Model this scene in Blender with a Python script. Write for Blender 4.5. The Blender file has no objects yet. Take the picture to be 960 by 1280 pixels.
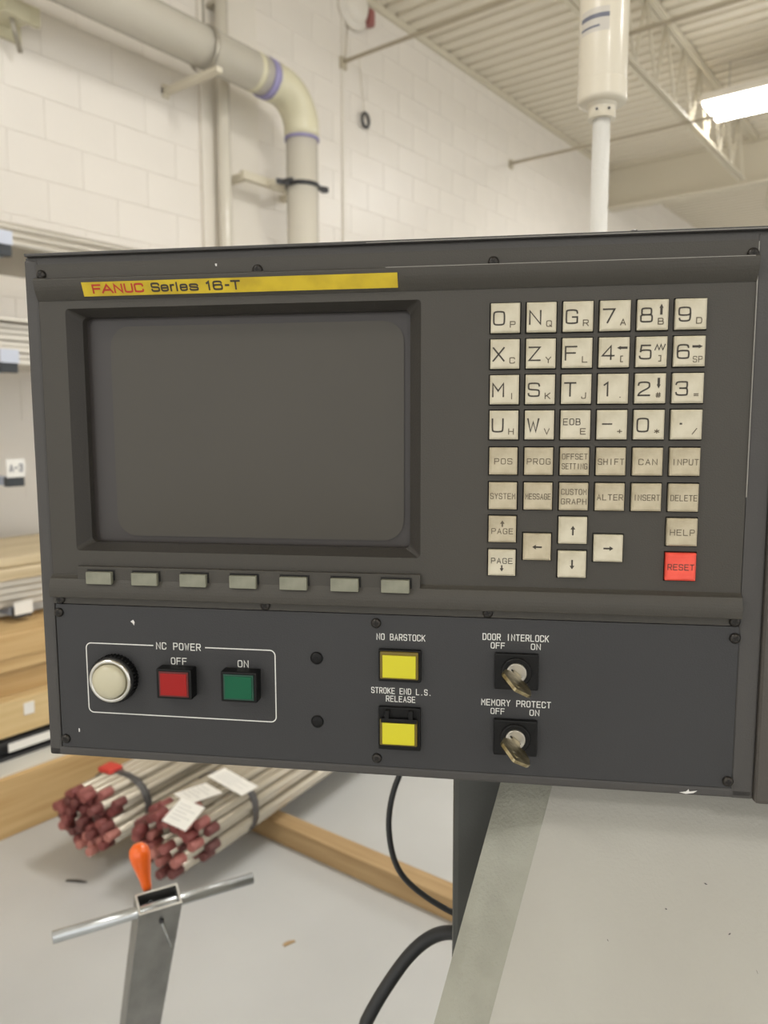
import bpy, bmesh, math, random
from mathutils import Vector, Matrix, Euler
random.seed(7)
scene = bpy.context.scene
C = scene.collection
PI = math.pi
R_ = math.radians

# ------------------------------------------------------------------ camera
cam_d = bpy.data.cameras.new('camera')
cam = bpy.data.objects.new('camera', cam_d)
C.objects.link(cam)
cam.matrix_world = Matrix(((0.79545, -0.06643, 0.60237, 0),
                           (0.60602,  0.09137, -0.79018, 0),
                           (-0.00254, 0.99360, 0.11297, 1.45),
                           (0, 0, 0, 1)))
cam_d.sensor_fit = 'VERTICAL'
cam_d.sensor_height = 36
cam_d.sensor_width = 27
cam_d.lens = 961 / 1280 * 36
cam_d.clip_start = 0.01
cam_d.clip_end = 100
cam_d.dof.use_dof = True
cam_d.dof.focus_distance = 0.436
cam_d.dof.aperture_fstop = 11
scene.camera = cam

# ------------------------------------------------------------------ world, exposure
world = bpy.data.worlds.new('world')
scene.world = world
world.use_nodes = True
world.node_tree.nodes['Background'].inputs[0].default_value = (1.0, 0.985, 0.955, 1)
world.node_tree.nodes['Background'].inputs[1].default_value = 0.70
scene.view_settings.view_transform = 'Standard'
scene.view_settings.look = 'None'
scene.view_settings.exposure = 1.12
scene.view_settings.gamma = 1.0
LAMP = 15.5            # strength of the fluorescent high-bay diffusers

# ------------------------------------------------------------------ materials
def srgb(r, g, b):
    def f(c):
        c /= 255
        return c / 12.92 if c <= 0.04045 else ((c + 0.055) / 1.055) ** 2.4
    return (f(r), f(g), f(b), 1)

def mat(name, col, rough=0.5, metal=0.0, var=0.0, scale=20, bump=0.0, bscale=200, col2=None, spec=0.5,
        stretch=None, coat=0.0, lo=0.35, hi=0.65):
    m = bpy.data.materials.new(name)
    m.use_nodes = True
    nt = m.node_tree
    p = nt.nodes['Principled BSDF']
    p.inputs['Base Color'].default_value = col
    p.inputs['Roughness'].default_value = rough
    p.inputs['Metallic'].default_value = metal
    p.inputs['Specular IOR Level'].default_value = spec
    if coat:
        p.inputs['Coat Weight'].default_value = coat
        p.inputs['Coat Roughness'].default_value = 0.15
    tc = nt.nodes.new('ShaderNodeTexCoord')
    mp = nt.nodes.new('ShaderNodeMapping')
    if stretch:
        mp.inputs['Scale'].default_value = stretch
    nt.links.new(tc.outputs['Object'], mp.inputs['Vector'])
    if var or col2:
        n = nt.nodes.new('ShaderNodeTexNoise')
        n.inputs['Scale'].default_value = scale
        n.inputs['Detail'].default_value = 6
        nt.links.new(mp.outputs[0], n.inputs['Vector'])
        r = nt.nodes.new('ShaderNodeValToRGB')
        r.color_ramp.elements[0].position = lo
        r.color_ramp.elements[1].position = hi
        if col2 is None:
            c2 = tuple(c * (1 - var) for c in col[:3]) + (1,)
        else:
            c2 = col2
        r.color_ramp.elements[0].color = c2
        r.color_ramp.elements[1].color = col
        nt.links.new(n.outputs['Fac'], r.inputs['Fac'])
        nt.links.new(r.outputs[0], p.inputs['Base Color'])
    if bump:
        n2 = nt.nodes.new('ShaderNodeTexNoise')
        n2.inputs['Scale'].default_value = bscale
        n2.inputs['Detail'].default_value = 3
        nt.links.new(mp.outputs[0], n2.inputs['Vector'])
        b = nt.nodes.new('ShaderNodeBump')
        b.inputs['Strength'].default_value = bump
        b.inputs['Distance'].default_value = 0.002
        nt.links.new(n2.outputs['Fac'], b.inputs['Height'])
        nt.links.new(b.outputs[0], p.inputs['Normal'])
    return m

def emis(name, col, s):
    m = bpy.data.materials.new(name)
    m.use_nodes = True
    nt = m.node_tree
    p = nt.nodes['Principled BSDF']
    p.inputs['Base Color'].default_value = (0.9, 0.9, 0.9, 1)
    p.inputs['Emission Color'].default_value = col
    p.inputs['Emission Strength'].default_value = s
    return m

def wood(name, a, b, scale=3.0, axis_stretch=(14, 0.7, 14)):
    return mat(name, a, 0.75, col2=b, scale=scale, stretch=axis_stretch, bump=0.25, bscale=14, lo=0.3, hi=0.7)

M = {}
M['case'] = mat('case_paint', srgb(70, 68, 66), 0.45, var=0.10, scale=9, bump=0.12, bscale=900, spec=0.4)
M['unit'] = mat('unit_plastic', srgb(65, 62, 56), 0.47, var=0.07, scale=12, bump=0.15, bscale=1200, spec=0.4)
M['plate'] = mat('plate_paint', srgb(55, 55, 56), 0.46, var=0.08, scale=10, bump=0.12, bscale=1000, spec=0.35)
M['plate_edge'] = mat('worn_highlight_paint', srgb(150, 147, 140), 0.5)  # pale tone: worn paint with the edge highlight put into the colour
M['side'] = mat('side_cover_paint', srgb(72, 68, 63), 0.5, var=0.1, scale=8, bump=0.15, bscale=900)
M['black'] = mat('black_plastic', srgb(12, 12, 12), 0.45, bump=0.1, bscale=600, spec=0.25)
M['dark_gap'] = mat('dark_recess', srgb(20, 19, 18), 0.8)
M['bezel'] = mat('bezel_plastic', srgb(54, 51, 47), 0.5, bump=0.1, bscale=1000)
M['glass'] = mat('screen_glass', srgb(60, 56, 54), 0.32, var=0.06, scale=8, spec=0.45)
M['phosphor'] = mat('phosphor_area', srgb(66, 62, 54), 0.34, var=0.05, scale=10, spec=0.45)
M['key'] = mat('ivory_keycap', srgb(204, 197, 176), 0.45, col2=srgb(178, 169, 144), scale=75, lo=0.3, hi=0.62)
M['key_dirty'] = mat('grimy_ivory_keycap', srgb(192, 182, 157), 0.5, col2=srgb(162, 150, 124), scale=90, lo=0.3, hi=0.65)
M['key_red'] = mat('red_keycap', srgb(238, 88, 70), 0.42, col2=srgb(225, 74, 58), scale=90)
M['ink'] = mat('key_ink', srgb(58, 52, 44), 0.6)
M['ink_worn'] = mat('worn_key_ink', srgb(92, 82, 66), 0.6)
M['white_ink'] = mat('white_paint_print', srgb(222, 222, 216), 0.5)
M['softkey'] = mat('softkey_cap', srgb(132, 132, 116), 0.42, col2=srgb(118, 118, 102), scale=120)
M['sticker'] = mat('yellow_sticker', srgb(206, 180, 40), 0.35, col2=srgb(186, 160, 34), scale=70, lo=0.35, hi=0.6)
M['st_red'] = mat('sticker_red', srgb(178, 52, 38), 0.4)
M['st_black'] = mat('sticker_black', srgb(60, 52, 42), 0.4)
M['screw'] = mat('black_oxide_screw', srgb(52, 49, 46), 0.3, metal=0.6)
M['chrome'] = mat('chrome_ring', srgb(205, 203, 196), 0.22, metal=1.0)
M['cream'] = mat('cream_lens', srgb(190, 184, 158), 0.32, coat=0.3)
M['red_lens'] = mat('red_lens', srgb(150, 22, 20), 0.4, spec=0.3)
M['red_rim'] = mat('dark_red_lens_rim', srgb(92, 22, 20), 0.3)
M['green_lens'] = mat('green_lens', srgb(4, 84, 56), 0.4, spec=0.3)
M['green_rim'] = mat('dark_green_lens_rim', srgb(14, 66, 50), 0.3)
M['yellow_lens'] = mat('yellow_lens', srgb(204, 196, 26), 0.3, coat=0.2)
M['yellow_rim'] = mat('amber_lens_rim', srgb(108, 92, 20), 0.3)
M['lock'] = mat('nickel_lock_face', srgb(190, 186, 176), 0.35, metal=0.85)
M['brass'] = mat('brass_key', srgb(188, 176, 142), 0.28, metal=0.85, col2=srgb(120, 106, 70), scale=160)
M['chip'] = mat('bare_metal_chip', srgb(214, 212, 208), 0.5)
M['post'] = mat('post_paint', srgb(76, 77, 74), 0.5, var=0.05, scale=6, bump=0.1, bscale=600)
M['cover'] = mat('machine_cover_paint', srgb(174, 172, 163), 0.5, col2=srgb(165, 162, 153), scale=7, bump=0.15, bscale=500)
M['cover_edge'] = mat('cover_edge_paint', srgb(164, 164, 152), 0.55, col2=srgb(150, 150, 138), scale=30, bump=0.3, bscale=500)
M['cable'] = mat('black_rubber', srgb(44, 46, 48), 0.5)
M['floor'] = mat('floor_paint', srgb(196, 197, 196), 0.34, col2=srgb(186, 187, 186), scale=1.4, bump=0.05, bscale=60)
M['wall'] = mat('wall_paint', srgb(234, 228, 219), 0.33, var=0.03, scale=1.3, bump=0.2, bscale=60)
M['wall_flat'] = mat('column_paint', srgb(230, 224, 213), 0.45)
M['ceil'] = mat('ceiling_paint', srgb(228, 220, 202), 0.6)
M['steel_paint'] = mat('joist_paint', srgb(214, 206, 186), 0.55)
M['steel_darker'] = mat('darker_joist_paint', srgb(190, 180, 158), 0.6)  # darker tone of the joist paint
M['pvc'] = mat('pvc_pipe', srgb(212, 206, 192), 0.22, coat=0.2)
M['pvc_fit'] = mat('pvc_elbow', srgb(210, 204, 176), 0.24, coat=0.2)
M['purple'] = mat('purple_primer', srgb(150, 144, 184), 0.5)
M['galv'] = mat('galvanised_steel', srgb(182, 176, 162), 0.4, metal=0.6, var=0.15, scale=30)
M['dark_steel'] = mat('dark_steel', srgb(70, 70, 72), 0.45, metal=0.5)
M['beige'] = mat('beige_lamp_housing', srgb(222, 214, 196), 0.28, coat=0.3)
M['braid'] = mat('white_conduit', srgb(226, 224, 218), 0.4, bump=0.6, bscale=260)
M['label'] = mat('white_paper', srgb(232, 230, 224), 0.6)
M['label_grey'] = mat('grey_print', srgb(110, 112, 126), 0.5)
M['wood1'] = wood('pine_timber', srgb(212, 182, 132), srgb(190, 155, 104))
M['wood2'] = wood('pale_timber', srgb(220, 196, 148), srgb(200, 172, 122))
M['wood3'] = wood('dunnage_timber', srgb(186, 158, 116), srgb(156, 126, 86), axis_stretch=(0.7, 14, 14))
M['wood_board'] = wood('weathered_board', srgb(214, 198, 166), srgb(186, 168, 134))
M['alu'] = mat('bright_bar_stock', srgb(212, 206, 194), 0.32, metal=0.55, var=0.12, scale=12, stretch=(12, 0.6, 12))
M['rod'] = mat('ground_steel_rod', srgb(206, 198, 182), 0.22, metal=0.5, var=0.14, scale=8, stretch=(10, 0.6, 10))
M['rod_end'] = mat('red_painted_rod_end', srgb(140, 76, 74), 0.6, col2=srgb(92, 46, 48), scale=50)
nt = M['rod_end'].node_tree
oi = nt.nodes.new('ShaderNodeObjectInfo'); rp = nt.nodes.new('ShaderNodeValToRGB')
rp.color_ramp.elements[0].color = srgb(92, 56, 54); rp.color_ramp.elements[1].color = srgb(186, 124, 114)
e1 = rp.color_ramp.elements.new(.35); e1.color = srgb(128, 66, 64)
e2 = rp.color_ramp.elements.new(.7); e2.color = srgb(150, 88, 84)
nt.links.new(oi.outputs['Random'], rp.inputs['Fac'])
nt.links.new(rp.outputs[0], nt.nodes['Principled BSDF'].inputs['Base Color'])
M['strap'] = mat('grey_steel_strap', srgb(84, 82, 82), 0.45, metal=0.3)
M['rack'] = mat('blue_grey_rack_paint', srgb(158, 166, 182), 0.5)
M['rack_cap'] = mat('dark_rack_cap', srgb(52, 56, 60), 0.5)
M['brushed'] = mat('mill_finish_tube', srgb(150, 150, 147), 0.38, metal=0.75, col2=srgb(122, 122, 120), scale=9, stretch=(3, 3, 0.6), lo=0.3, hi=0.7)
M['brushed_edge'] = mat('cut_tube_edge', srgb(208, 206, 200), 0.3, metal=0.7)
M['zinc'] = mat('zinc_round_bar', srgb(196, 200, 202), 0.25, metal=0.85, var=0.1, scale=40)
M['orange'] = mat('orange_handle', srgb(240, 102, 20), 0.3, coat=0.4)
M['red_clip'] = mat('red_clip', srgb(204, 66, 58), 0.5)
M['lamp'] = emis('lamp_diffuser', (1.0, 0.985, 0.955, 1), LAMP)
M['wrap'] = mat('plastic_wrap', srgb(212, 210, 202), 0.3)

# ------------------------------------------------------------------ helpers
def link(o, parent=None):
    C.objects.link(o)
    if parent is not None:
        o.parent = parent
    return o

class MB:
    """collects shapes, then links them as ONE mesh object"""
    def __init__(s):
        s.v, s.f, s.mi, s.sm = [], [], [], []
    def add(s, vs, fs, mi=0, smooth=False):
        o = len(s.v)
        s.v += [tuple(v) for v in vs]
        for f in fs:
            s.f.append(tuple(i + o for i in f))
            s.mi.append(mi)
            s.sm.append(smooth)
        return s
    def box(s, x0, x1, y0, y1, z0, z1, mi=0, mat4=None):
        vs = [Vector((x, y, z)) for z in (z0, z1) for y in (y0, y1) for x in (x0, x1)]
        if mat4 is not None:
            vs = [mat4 @ v for v in vs]
        return s.add(vs, [(0, 2, 3, 1), (4, 5, 7, 6), (0, 1, 5, 4), (2, 6, 7, 3), (0, 4, 6, 2), (1, 3, 7, 5)], mi)
    def bbox(s, x0, x1, y0, y1, z0, z1, b=0.001, mi=0, mat4=None, seg=2):
        bm = bmesh.new()
        bmesh.ops.create_cube(bm, size=1)
        for v in bm.verts:
            v.co = Vector(((x0 + x1) / 2 + v.co.x * (x1 - x0), (y0 + y1) / 2 + v.co.y * (y1 - y0), (z0 + z1) / 2 + v.co.z * (z1 - z0)))
        bmesh.ops.bevel(bm, geom=bm.edges[:], offset=b, segments=seg, affect='EDGES', profile=0.6)
        if mat4 is not None:
            bm.transform(mat4)
        s.bm(bm, mi)
        return s
    def bm(s, bm, mi=0, smooth=False):
        bm.verts.index_update()
        s.add([v.co.copy() for v in bm.verts], [[v.index for v in f.verts] for f in bm.faces], mi, smooth)
        bm.free()
    def lathe(s, prof, center=(0, 0, 0), axis=(0, 0, 1), seg=32, mi=0, smooth=True, caps=True):
        ax = Vector(axis).normalized()
        q = ax.to_track_quat('Z', 'Y')
        c = Vector(center)
        vs = []
        for (r, h) in prof:
            for k in range(seg):
                a = 2 * PI * k / seg
                vs.append(c + q @ Vector((r * math.cos(a), r * math.sin(a), h)))
        fs = []
        for i in range(len(prof) - 1):
            for k in range(seg):
                a, b = i * seg + k, i * seg + (k + 1) % seg
                fs.append((a, b, b + seg, a + seg))
        s.add(vs, fs, mi, smooth)
        if caps:
            o = len(s.v) - len(vs)
            s.f.append(tuple(o + k for k in range(seg))[::-1]); s.mi.append(mi); s.sm.append(False)
            s.f.append(tuple(o + (len(prof) - 1) * seg + k for k in range(seg))); s.mi.append(mi); s.sm.append(False)
        return s
    def cyl(s, p, q, r, seg=16, mi=0, r2=None):
        p, q = Vector(p), Vector(q)
        L = (q - p).length
        return s.lathe([(r, 0), (r if r2 is None else r2, L)], p, q - p, seg, mi)
    def tube(s, pts, r, seg=10, mi=0):
        pts = [Vector(p) for p in pts]
        n = len(pts)
        up = Vector((0, 0, 1))
        vs = []
        prev = None
        for i, p in enumerate(pts):
            t = (pts[min(i + 1, n - 1)] - pts[max(i - 1, 0)]).normalized()
            if prev is None:
                a = t.orthogonal().normalized()
            else:
                a = (prev - t * prev.dot(t)).normalized()
            prev = a
            b = t.cross(a)
            rr = r[i] if isinstance(r, (list, tuple)) else r
            for k in range(seg):
                an = 2 * PI * k / seg
                vs.append(p + a * rr * math.cos(an) + b * rr * math.sin(an))
        fs = []
        for i in range(n - 1):
            for k in range(seg):
                x, y = i * seg + k, i * seg + (k + 1) % seg
                fs.append((x, y, y + seg, x + seg))
        s.add(vs, fs, mi, True)
        o = len(s.v) - len(vs)
        s.f.append(tuple(o + k for k in range(seg))[::-1]); s.mi.append(mi); s.sm.append(False)
        s.f.append(tuple(o + (n - 1) * seg + k for k in range(seg))); s.mi.append(mi); s.sm.append(False)
        return s
    def prism(s, poly, h0, h1, fn, mi=0):
        """poly 2-D points; fn(a, b, h) -> 3-D"""
        n = len(poly)
        vs = [fn(a, b, h0) for a, b in poly] + [fn(a, b, h1) for a, b in poly]
        fs = [tuple(range(n))[::-1], tuple(range(n, 2 * n))] + [(i, (i + 1) % n, n + (i + 1) % n, n + i) for i in range(n)]
        return s.add(vs, fs, mi)
    def build(s, name, mats, parent=None, normals=True):
        me = bpy.data.meshes.new(name)
        me.from_pydata(s.v, [], s.f)
        for m in (mats if isinstance(mats, (list, tuple)) else [mats]):
            me.materials.append(m)
        me.polygons.foreach_set('material_index', s.mi)
        me.polygons.foreach_set('use_smooth', s.sm)
        if normals:
            bm = bmesh.new(); bm.from_mesh(me)
            bmesh.ops.recalc_face_normals(bm, faces=bm.faces[:])
            bm.to_mesh(me); bm.free()
        me.update()
        return link(bpy.data.objects.new(name, me), parent)

def inst(name, me, parent, loc=(0, 0, 0), rot=(0, 0, 0)):
    o = bpy.data.objects.new(name, me)
    o.location = loc
    o.rotation_euler = rot
    return link(o, parent)

def tag(o, label=None, cat=None, group=None, kind=None):
    if label: o['label'] = label
    if cat: o['category'] = cat
    if group: o['group'] = group
    if kind: o['kind'] = kind
    return o

def thing(name, label, cat, loc=(0, 0, 0), rz=0.0, group=None):
    o = bpy.data.objects.new(name, None)
    o.empty_display_size = 0.05
    o.location = loc
    o.rotation_euler = (0, 0, rz)
    link(o)
    return tag(o, label, cat, group)

def struct(name, mb, m, parent=None):
    o = mb.build(name, m, parent)
    o['kind'] = 'structure'
    return o

# ------------------------------------------------------------------ single-stroke lettering
G = {
 'A': '0,0 2,6 4,0|.7,2 3.3,2', 'B': '0,0 0,6|~0,6 3,6 3.7,5.6 3.7,3.4 3,3.1 0,3.1|~0,3.1 3.2,3.1 4,2.7 4,.4 3.2,0 0,0',
 'C': '~4,4.6 3.8,6 .2,6 0,5 0,1 .2,0 3.8,0 4,1.4', 'D': '0,0 0,6|~0,6 2.6,6 4,5.6 4,.4 2.6,0 0,0',
 'E': '4,0 0,0 0,6 4,6|0,3.1 3.5,3.1', 'F': '0,0 0,6 4,6|0,3.1 3.5,3.1',
 'G': '~4,4.6 3.8,6 .2,6 0,5 0,1 .2,0 3.4,0 4,.4 4,1.6|2.3,2.8 4,2.8 4,.4', 'H': '0,0 0,6|4,0 4,6|0,3.1 4,3.1',
 'I': '2,0 2,6', 'J': '~3.4,6 3.4,.6 2.8,0 .6,0 .2,.5 .2,1.6', 'K': '0,0 0,6|4,6 0,2.3|1.3,3.5 4,0', 'L': '0,6 0,0 3.8,0',
 'M': '0,0 0,6 2,2.6 4,6 4,0', 'N': '0,0 0,6 4,0 4,6', 'O': '~*0,3 0,5 .4,6 3.6,6 4,5 4,1 3.6,0 .4,0 0,1',
 'P': '0,0 0,6|~0,6 3.2,6 4,5.6 4,3.2 3.2,2.8 0,2.8', 'Q': '~*0,3 0,5 .4,6 3.6,6 4,5 4,1 3.6,0 .4,0 0,1|2.5,1.6 4.2,-.3',
 'R': '0,0 0,6|~0,6 3.2,6 4,5.6 4,3.2 3.2,2.8 0,2.8|2.2,2.8 4,0',
 'S': '~4,4.8 3.8,6 .3,6 0,5.4 0,3.6 .4,3.1 3.6,2.9 4,2.4 4,.6 3.7,0 .2,0 0,1.2', 'T': '0,6 4,6|2,6 2,0',
 'U': '~0,6 0,.9 .4,0 3.6,0 4,.9 4,6', 'V': '0,6 2,0 4,6', 'W': '0,6 1,0 2,4.6 3,0 4,6', 'X': '0,0 4,6|0,6 4,0',
 'Y': '0,6 2,3 4,6|2,3 2,0', 'Z': '0,6 4,6 0,0 4,0', '0': '~*0,3 0,5 .4,6 3.6,6 4,5 4,1 3.6,0 .4,0 0,1',
 '1': '1,4.9 2.3,6 2.3,0', '2': '~0,4.7 .2,6 3.8,6 4,4.6 3.8,3.4 1.2,1.8 .2,.8 0,0|0,0 4,0',
 '3': '~0,4.9 .3,6 3.7,6 3.9,5.6 3.9,3.5 3.4,3.1 1.4,3.1|~1.4,3.1 3.6,3.1 4,2.6 4,.4 3.6,0 .3,0 0,1.1', '4': '3.1,0 3.1,6 0,1.6 4.2,1.6',
 '5': '3.7,6 .6,6 .3,3.3|~.3,3.3 .8,3.9 3.7,3.9 4,3.3 4,.6 3.6,0 .3,0 0,1.1',
 '6': '~3.8,4.9 3.5,6 .5,6 0,5 0,1 .4,0 3.6,0 4,.6 4,2.9 3.6,3.4 .5,3.4 0,2.6', '7': '0,6 4,6 1.5,0',
 '8': '~*.3,4.5 .3,5.6 .8,6 3.2,6 3.7,5.6 3.7,3.5 3.2,3.1 .8,3.1 .3,3.5|~*0,1.5 0,2.7 .5,3.1 3.5,3.1 4,2.7 4,.4 3.5,0 .5,0 0,.4',
 '9': '~.2,1.1 .5,0 3.5,0 4,1 4,5 3.6,6 .4,6 0,5.4 0,3.1 .4,2.6 3.5,2.6 4,3.4',
 '.': '1.8,0 2.2,0', '-': '.3,3 3.7,3', '+': '.3,3 3.7,3|2,1.3 2,4.7', '=': '.4,2.2 3.6,2.2|.4,3.9 3.6,3.9', '/': '.3,0 3.7,6',
 '*': '2,1 2,5|.3,2 3.7,4|.3,4 3.7,2', '#': '.4,2.1 3.8,2.1|.4,4 3.8,4|1.1,.6 1.5,5.5|2.7,.6 3.1,5.5', '[': '2.6,0 1,0 1,6 2.6,6', ']': '1.4,0 3,0 3,6 1.4,6',
 'e': '0,2.3 4,2.3|~4,2.3 4,3.6 3.4,4.4 .6,4.4 0,3.6 0,.8 .6,0 3.3,0 4,.9', 'r': '0,0 0,4.4|~0,2.8 .6,4.2 2,4.4 3.4,4.4', 'i': '2,0 2,4.4|2,5.7 2,6',
 's': '~3.9,3.5 3.5,4.4 .4,4.4 0,4 0,2.9 .5,2.4 3.5,2.1 4,1.6 4,.5 3.5,0 .4,0 0,.9', 'w': '0,.6 .9,5.4 1.7,.6 2.5,5.4 3.3,.6 4.2,5.4',
}
def strokes(ch):
    out = []
    for st in G[ch].split('|'):
        sm = st.startswith('~'); st = st.lstrip('~')
        cl = st.startswith('*'); st = st.lstrip('*')
        p = [tuple(float(a) for a in q.split(',')) for q in st.split()]
        if sm:
            for _ in range(2):
                n = len(p); q = []
                if cl:
                    for i in range(n):
                        a, b = p[i], p[(i + 1) % n]
                        q += [(a[0] * .75 + b[0] * .25, a[1] * .75 + b[1] * .25), (a[0] * .25 + b[0] * .75, a[1] * .25 + b[1] * .75)]
                else:
                    q = [p[0]]
                    for i in range(n - 1):
                        a, b = p[i], p[i + 1]
                        q += [(a[0] * .75 + b[0] * .25, a[1] * .75 + b[1] * .25), (a[0] * .25 + b[0] * .75, a[1] * .25 + b[1] * .75)]
                    q.append(p[-1])
                p = q
        if cl: p.append(p[0]); p.append(p[1])
        out.append(p)
    return out
def ribbon(mb, pts, lw, fn, mi=0):
    """flat ribbon of width lw along 2-D points; fn(a, b) -> 3-D"""
    n = len(pts)
    P = [Vector(p) for p in pts]
    vs = []
    for i in range(n):
        a = P[max(i - 1, 0)]; b = P[min(i + 1, n - 1)]
        if i == 0: a = P[0]
        if i == n - 1: b = P[-1]
        d1 = (P[i] - P[i - 1]).normalized() if i > 0 else (P[1] - P[0]).normalized()
        d2 = (P[i + 1] - P[i]).normalized() if i < n - 1 else d1
        t = (d1 + d2)
        t = t.normalized() if t.length > 1e-6 else d1
        nn = Vector((-t.y, t.x))
        k = 1 / max(0.5, nn.dot(Vector((-d1.y, d1.x))))
        ext = Vector((0, 0))
        if i == 0: ext = -d1 * lw * .45
        if i == n - 1: ext = d1 * lw * .45
        q1, q2 = P[i] + ext + nn * lw / 2 * k, P[i] + ext - nn * lw / 2 * k
        vs += [fn(q1.x, q1.y), fn(q2.x, q2.y)]
    mb.add(vs, [(2 * i, 2 * i + 1, 2 * i + 3, 2 * i + 2) for i in range(n - 1)], mi)
def text(mb, s, cu, cv, h, width, lw, fn, gw=None):
    """centre (cu, cv) with v downwards, cap height h, total width; fn(u, v) -> 3-D. gw glyph width"""
    n = len(s)
    if gw is None:
        gw = width / (n + (n - 1) * 0.56) if n > 1 else width
    pitch = (width - gw) / (n - 1) if n > 1 else 0
    for i, ch in enumerate(s):
        if ch == ' ': continue
        ox = cu - width / 2 + i * pitch
        for st in strokes(ch):
            ribbon(mb, [(ox + x / 4 * gw, cv + h / 2 - y / 6 * h) for x, y in st], lw, fn)
def arrow(mb, cu, cv, L, wd, hd, sh, ang, fn):
    """filled arrow pointing at angle ang (0 = right, 90 = up); L length, hd head length, wd head width, sh shaft width"""
    c, s_ = math.cos(R_(ang)), math.sin(R_(ang))
    def T(a, b): return fn(cu + a * c - b * s_, cv - (a * s_ + b * c))
    mb.add([T(L / 2, 0), T(L / 2 - hd, wd / 2), T(L / 2 - hd, -wd / 2)], [(0, 1, 2)])
    mb.add([T(L / 2 - hd, sh / 2), T(-L / 2, sh / 2), T(-L / 2, -sh / 2), T(L / 2 - hd, -sh / 2)], [(0, 1, 2, 3)])

# ================================================================== THE ROOM
# walls run along y at x = -3.8; the ceiling is 4.6 m up
struct('floor', MB().box(-4.0, 9, -7, 22.2, -0.12, 0), M['floor'])

ZC = 4.6
mb = MB()                                   # trapezoidal steel deck, ribs square to the wall
y, prof = -7.0, []
while y < 22.2:
    prof += [(y, ZC), (y + .09, ZC), (y + .105, ZC + .04), (y + .135, ZC + .04)]
    y += .15
vs, fs = [], []
for (py, pz) in prof:
    vs += [(-4.0, py, pz), (9, py, pz)]
for i in range(len(prof) - 1):
    fs.append((2 * i, 2 * i + 1, 2 * i + 3, 2 * i + 2))
mb.add(vs, fs)
mb.box(-4.0, 9, -7, 22.2, ZC + .042, ZC + .06)
struct('ceiling', mb, M['ceil'])

XW = -3.8
wall = struct('wall_left', MB().box(XW - .25, XW - .003, -7, 22.2, 0, ZC + .05), M['wall'])
blk = MB(); blk.bbox(-.004, .008, -.199, .199, -.099, .099, b=.0015, seg=1)
blk_me = None
rows = []
z0 = .075
n_single = 0
rest = MB()
for r in range(-1, 23):
    zc = z0 + .2 * r + .1
    if zc > ZC + .05: continue
    off = 0.0 if r % 2 else 0.2
    for k in range(-22, 62):
        yc = 1.79 + off + .4 * k
        if yc < -4.2 or yc > 22: continue
        if zc > 1.95 and 1.3 < yc < 9.55 and n_single < 300:
            if blk_me is None:
                o = blk.build('block', M['wall'], wall); blk_me = o.data
                o.location = (XW - .008, yc, zc)
            else:
                inst('block', blk_me, wall, (XW - .008, yc, zc))
            n_single += 1
        else:
            rest.box(XW - .004, XW, yc - .1985, yc + .1985, max(zc - .0985, 0.001), zc + .0985)
o = rest.build('block_courses', M['wall'], wall); o['kind'] = 'stuff'
struct('wall_back', MB().box(-4.0, 9, 22.0, 22.3, 0, ZC + .05), M['wall'])
struct('trim_1', MB().box(XW, XW + .012, 4.485, 4.51, 0.0, ZC - .01), M['wall_flat'])          # control joint cover
struct('trim_2', MB().bbox(XW, XW + .03, 3.17, 3.63, 0.0, ZC - .01, b=.004), M['wall_flat'])    # painted flat pilaster
struct('trim_3', MB().box(XW, XW + .03, 4.52, 9.55, ZC - .05, ZC - .002), M['steel_paint'])      # ledger angle under the deck

# deep roof beam across the bay
t = MB(); t.box(XW, 9, 9.62, 9.66, 4.125, ZC - .002); t.box(XW, 9, 9.54, 9.74, 4.10, 4.125); t.box(XW, 9, 9.54, 9.74, 4.56, ZC - .002)
beam = t.build('roof_beam', M['steel_paint'])
tag(beam, 'deep cream painted steel beam crossing the ceiling behind the bar joists', 'beam')

def joist(x, y0, y1, label, panels, zt=4.55, zb=4.02, grp=None):
    r = thing('bar_joist', label, 'joist', (x, (y0 + y1) / 2, 0), 0, grp)
    def L(px, py, pz): return (px, py - (y0 + y1) / 2, pz)
    tc = MB(); tc.box(-.045, -.004, y0 - (y0 + y1) / 2, y1 - (y0 + y1) / 2, zt, zt + .045); tc.box(.004, .045, y0 - (y0 + y1) / 2, y1 - (y0 + y1) / 2, zt, zt + .045)
    tc.build('top_chord', M['steel_paint'], r)
    b = MB()
    for s in (-1, 1):
        a, c = sorted((s * .006, s * .04))
        b.box(a, c, y0 + .5 - (y0 + y1) / 2, y1 - .5 - (y0 + y1) / 2, zb, zb + .008)
        a, c = sorted((s * .006, s * .012))
        b.box(a, c, y0 + .5 - (y0 + y1) / 2, y1 - .5 - (y0 + y1) / 2, zb + .008, zb + .04)
    b.build('bottom_chord', M['steel_paint'], r)
    w = (y1 - y0 - 1.0) / panels
    me = None
    for k in range(panels):
        a = y0 + .5 + w * k
        for (p, q) in (((0, a, zb + .02), (0, a + w * .42, zt + .02)), ((0, a + w * .42, zt + .02), (0, a + w, zb + .02))):
            if w * .42 == 0: continue
            m2 = MB().cyl(L(*p), L(*q), .012, 6)
            m2.build('web_bar', M['steel_paint'], r)
    return r
joist(-2.13, 3.9, 9.6, 'cream open web bar joist nearest the block wall, beside the hanging lamp', 10)
joist(-.55, 3.9, 9.6, 'second open web bar joist out from the wall, above the bright lamp', 10)
joist(-2.13, 9.8, 16.5, 'bar joist in the far bay beyond the deep beam', 9)
joist(-.55, 9.8, 16.5, 'second bar joist of the far bay beyond the deep beam', 9)

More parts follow.
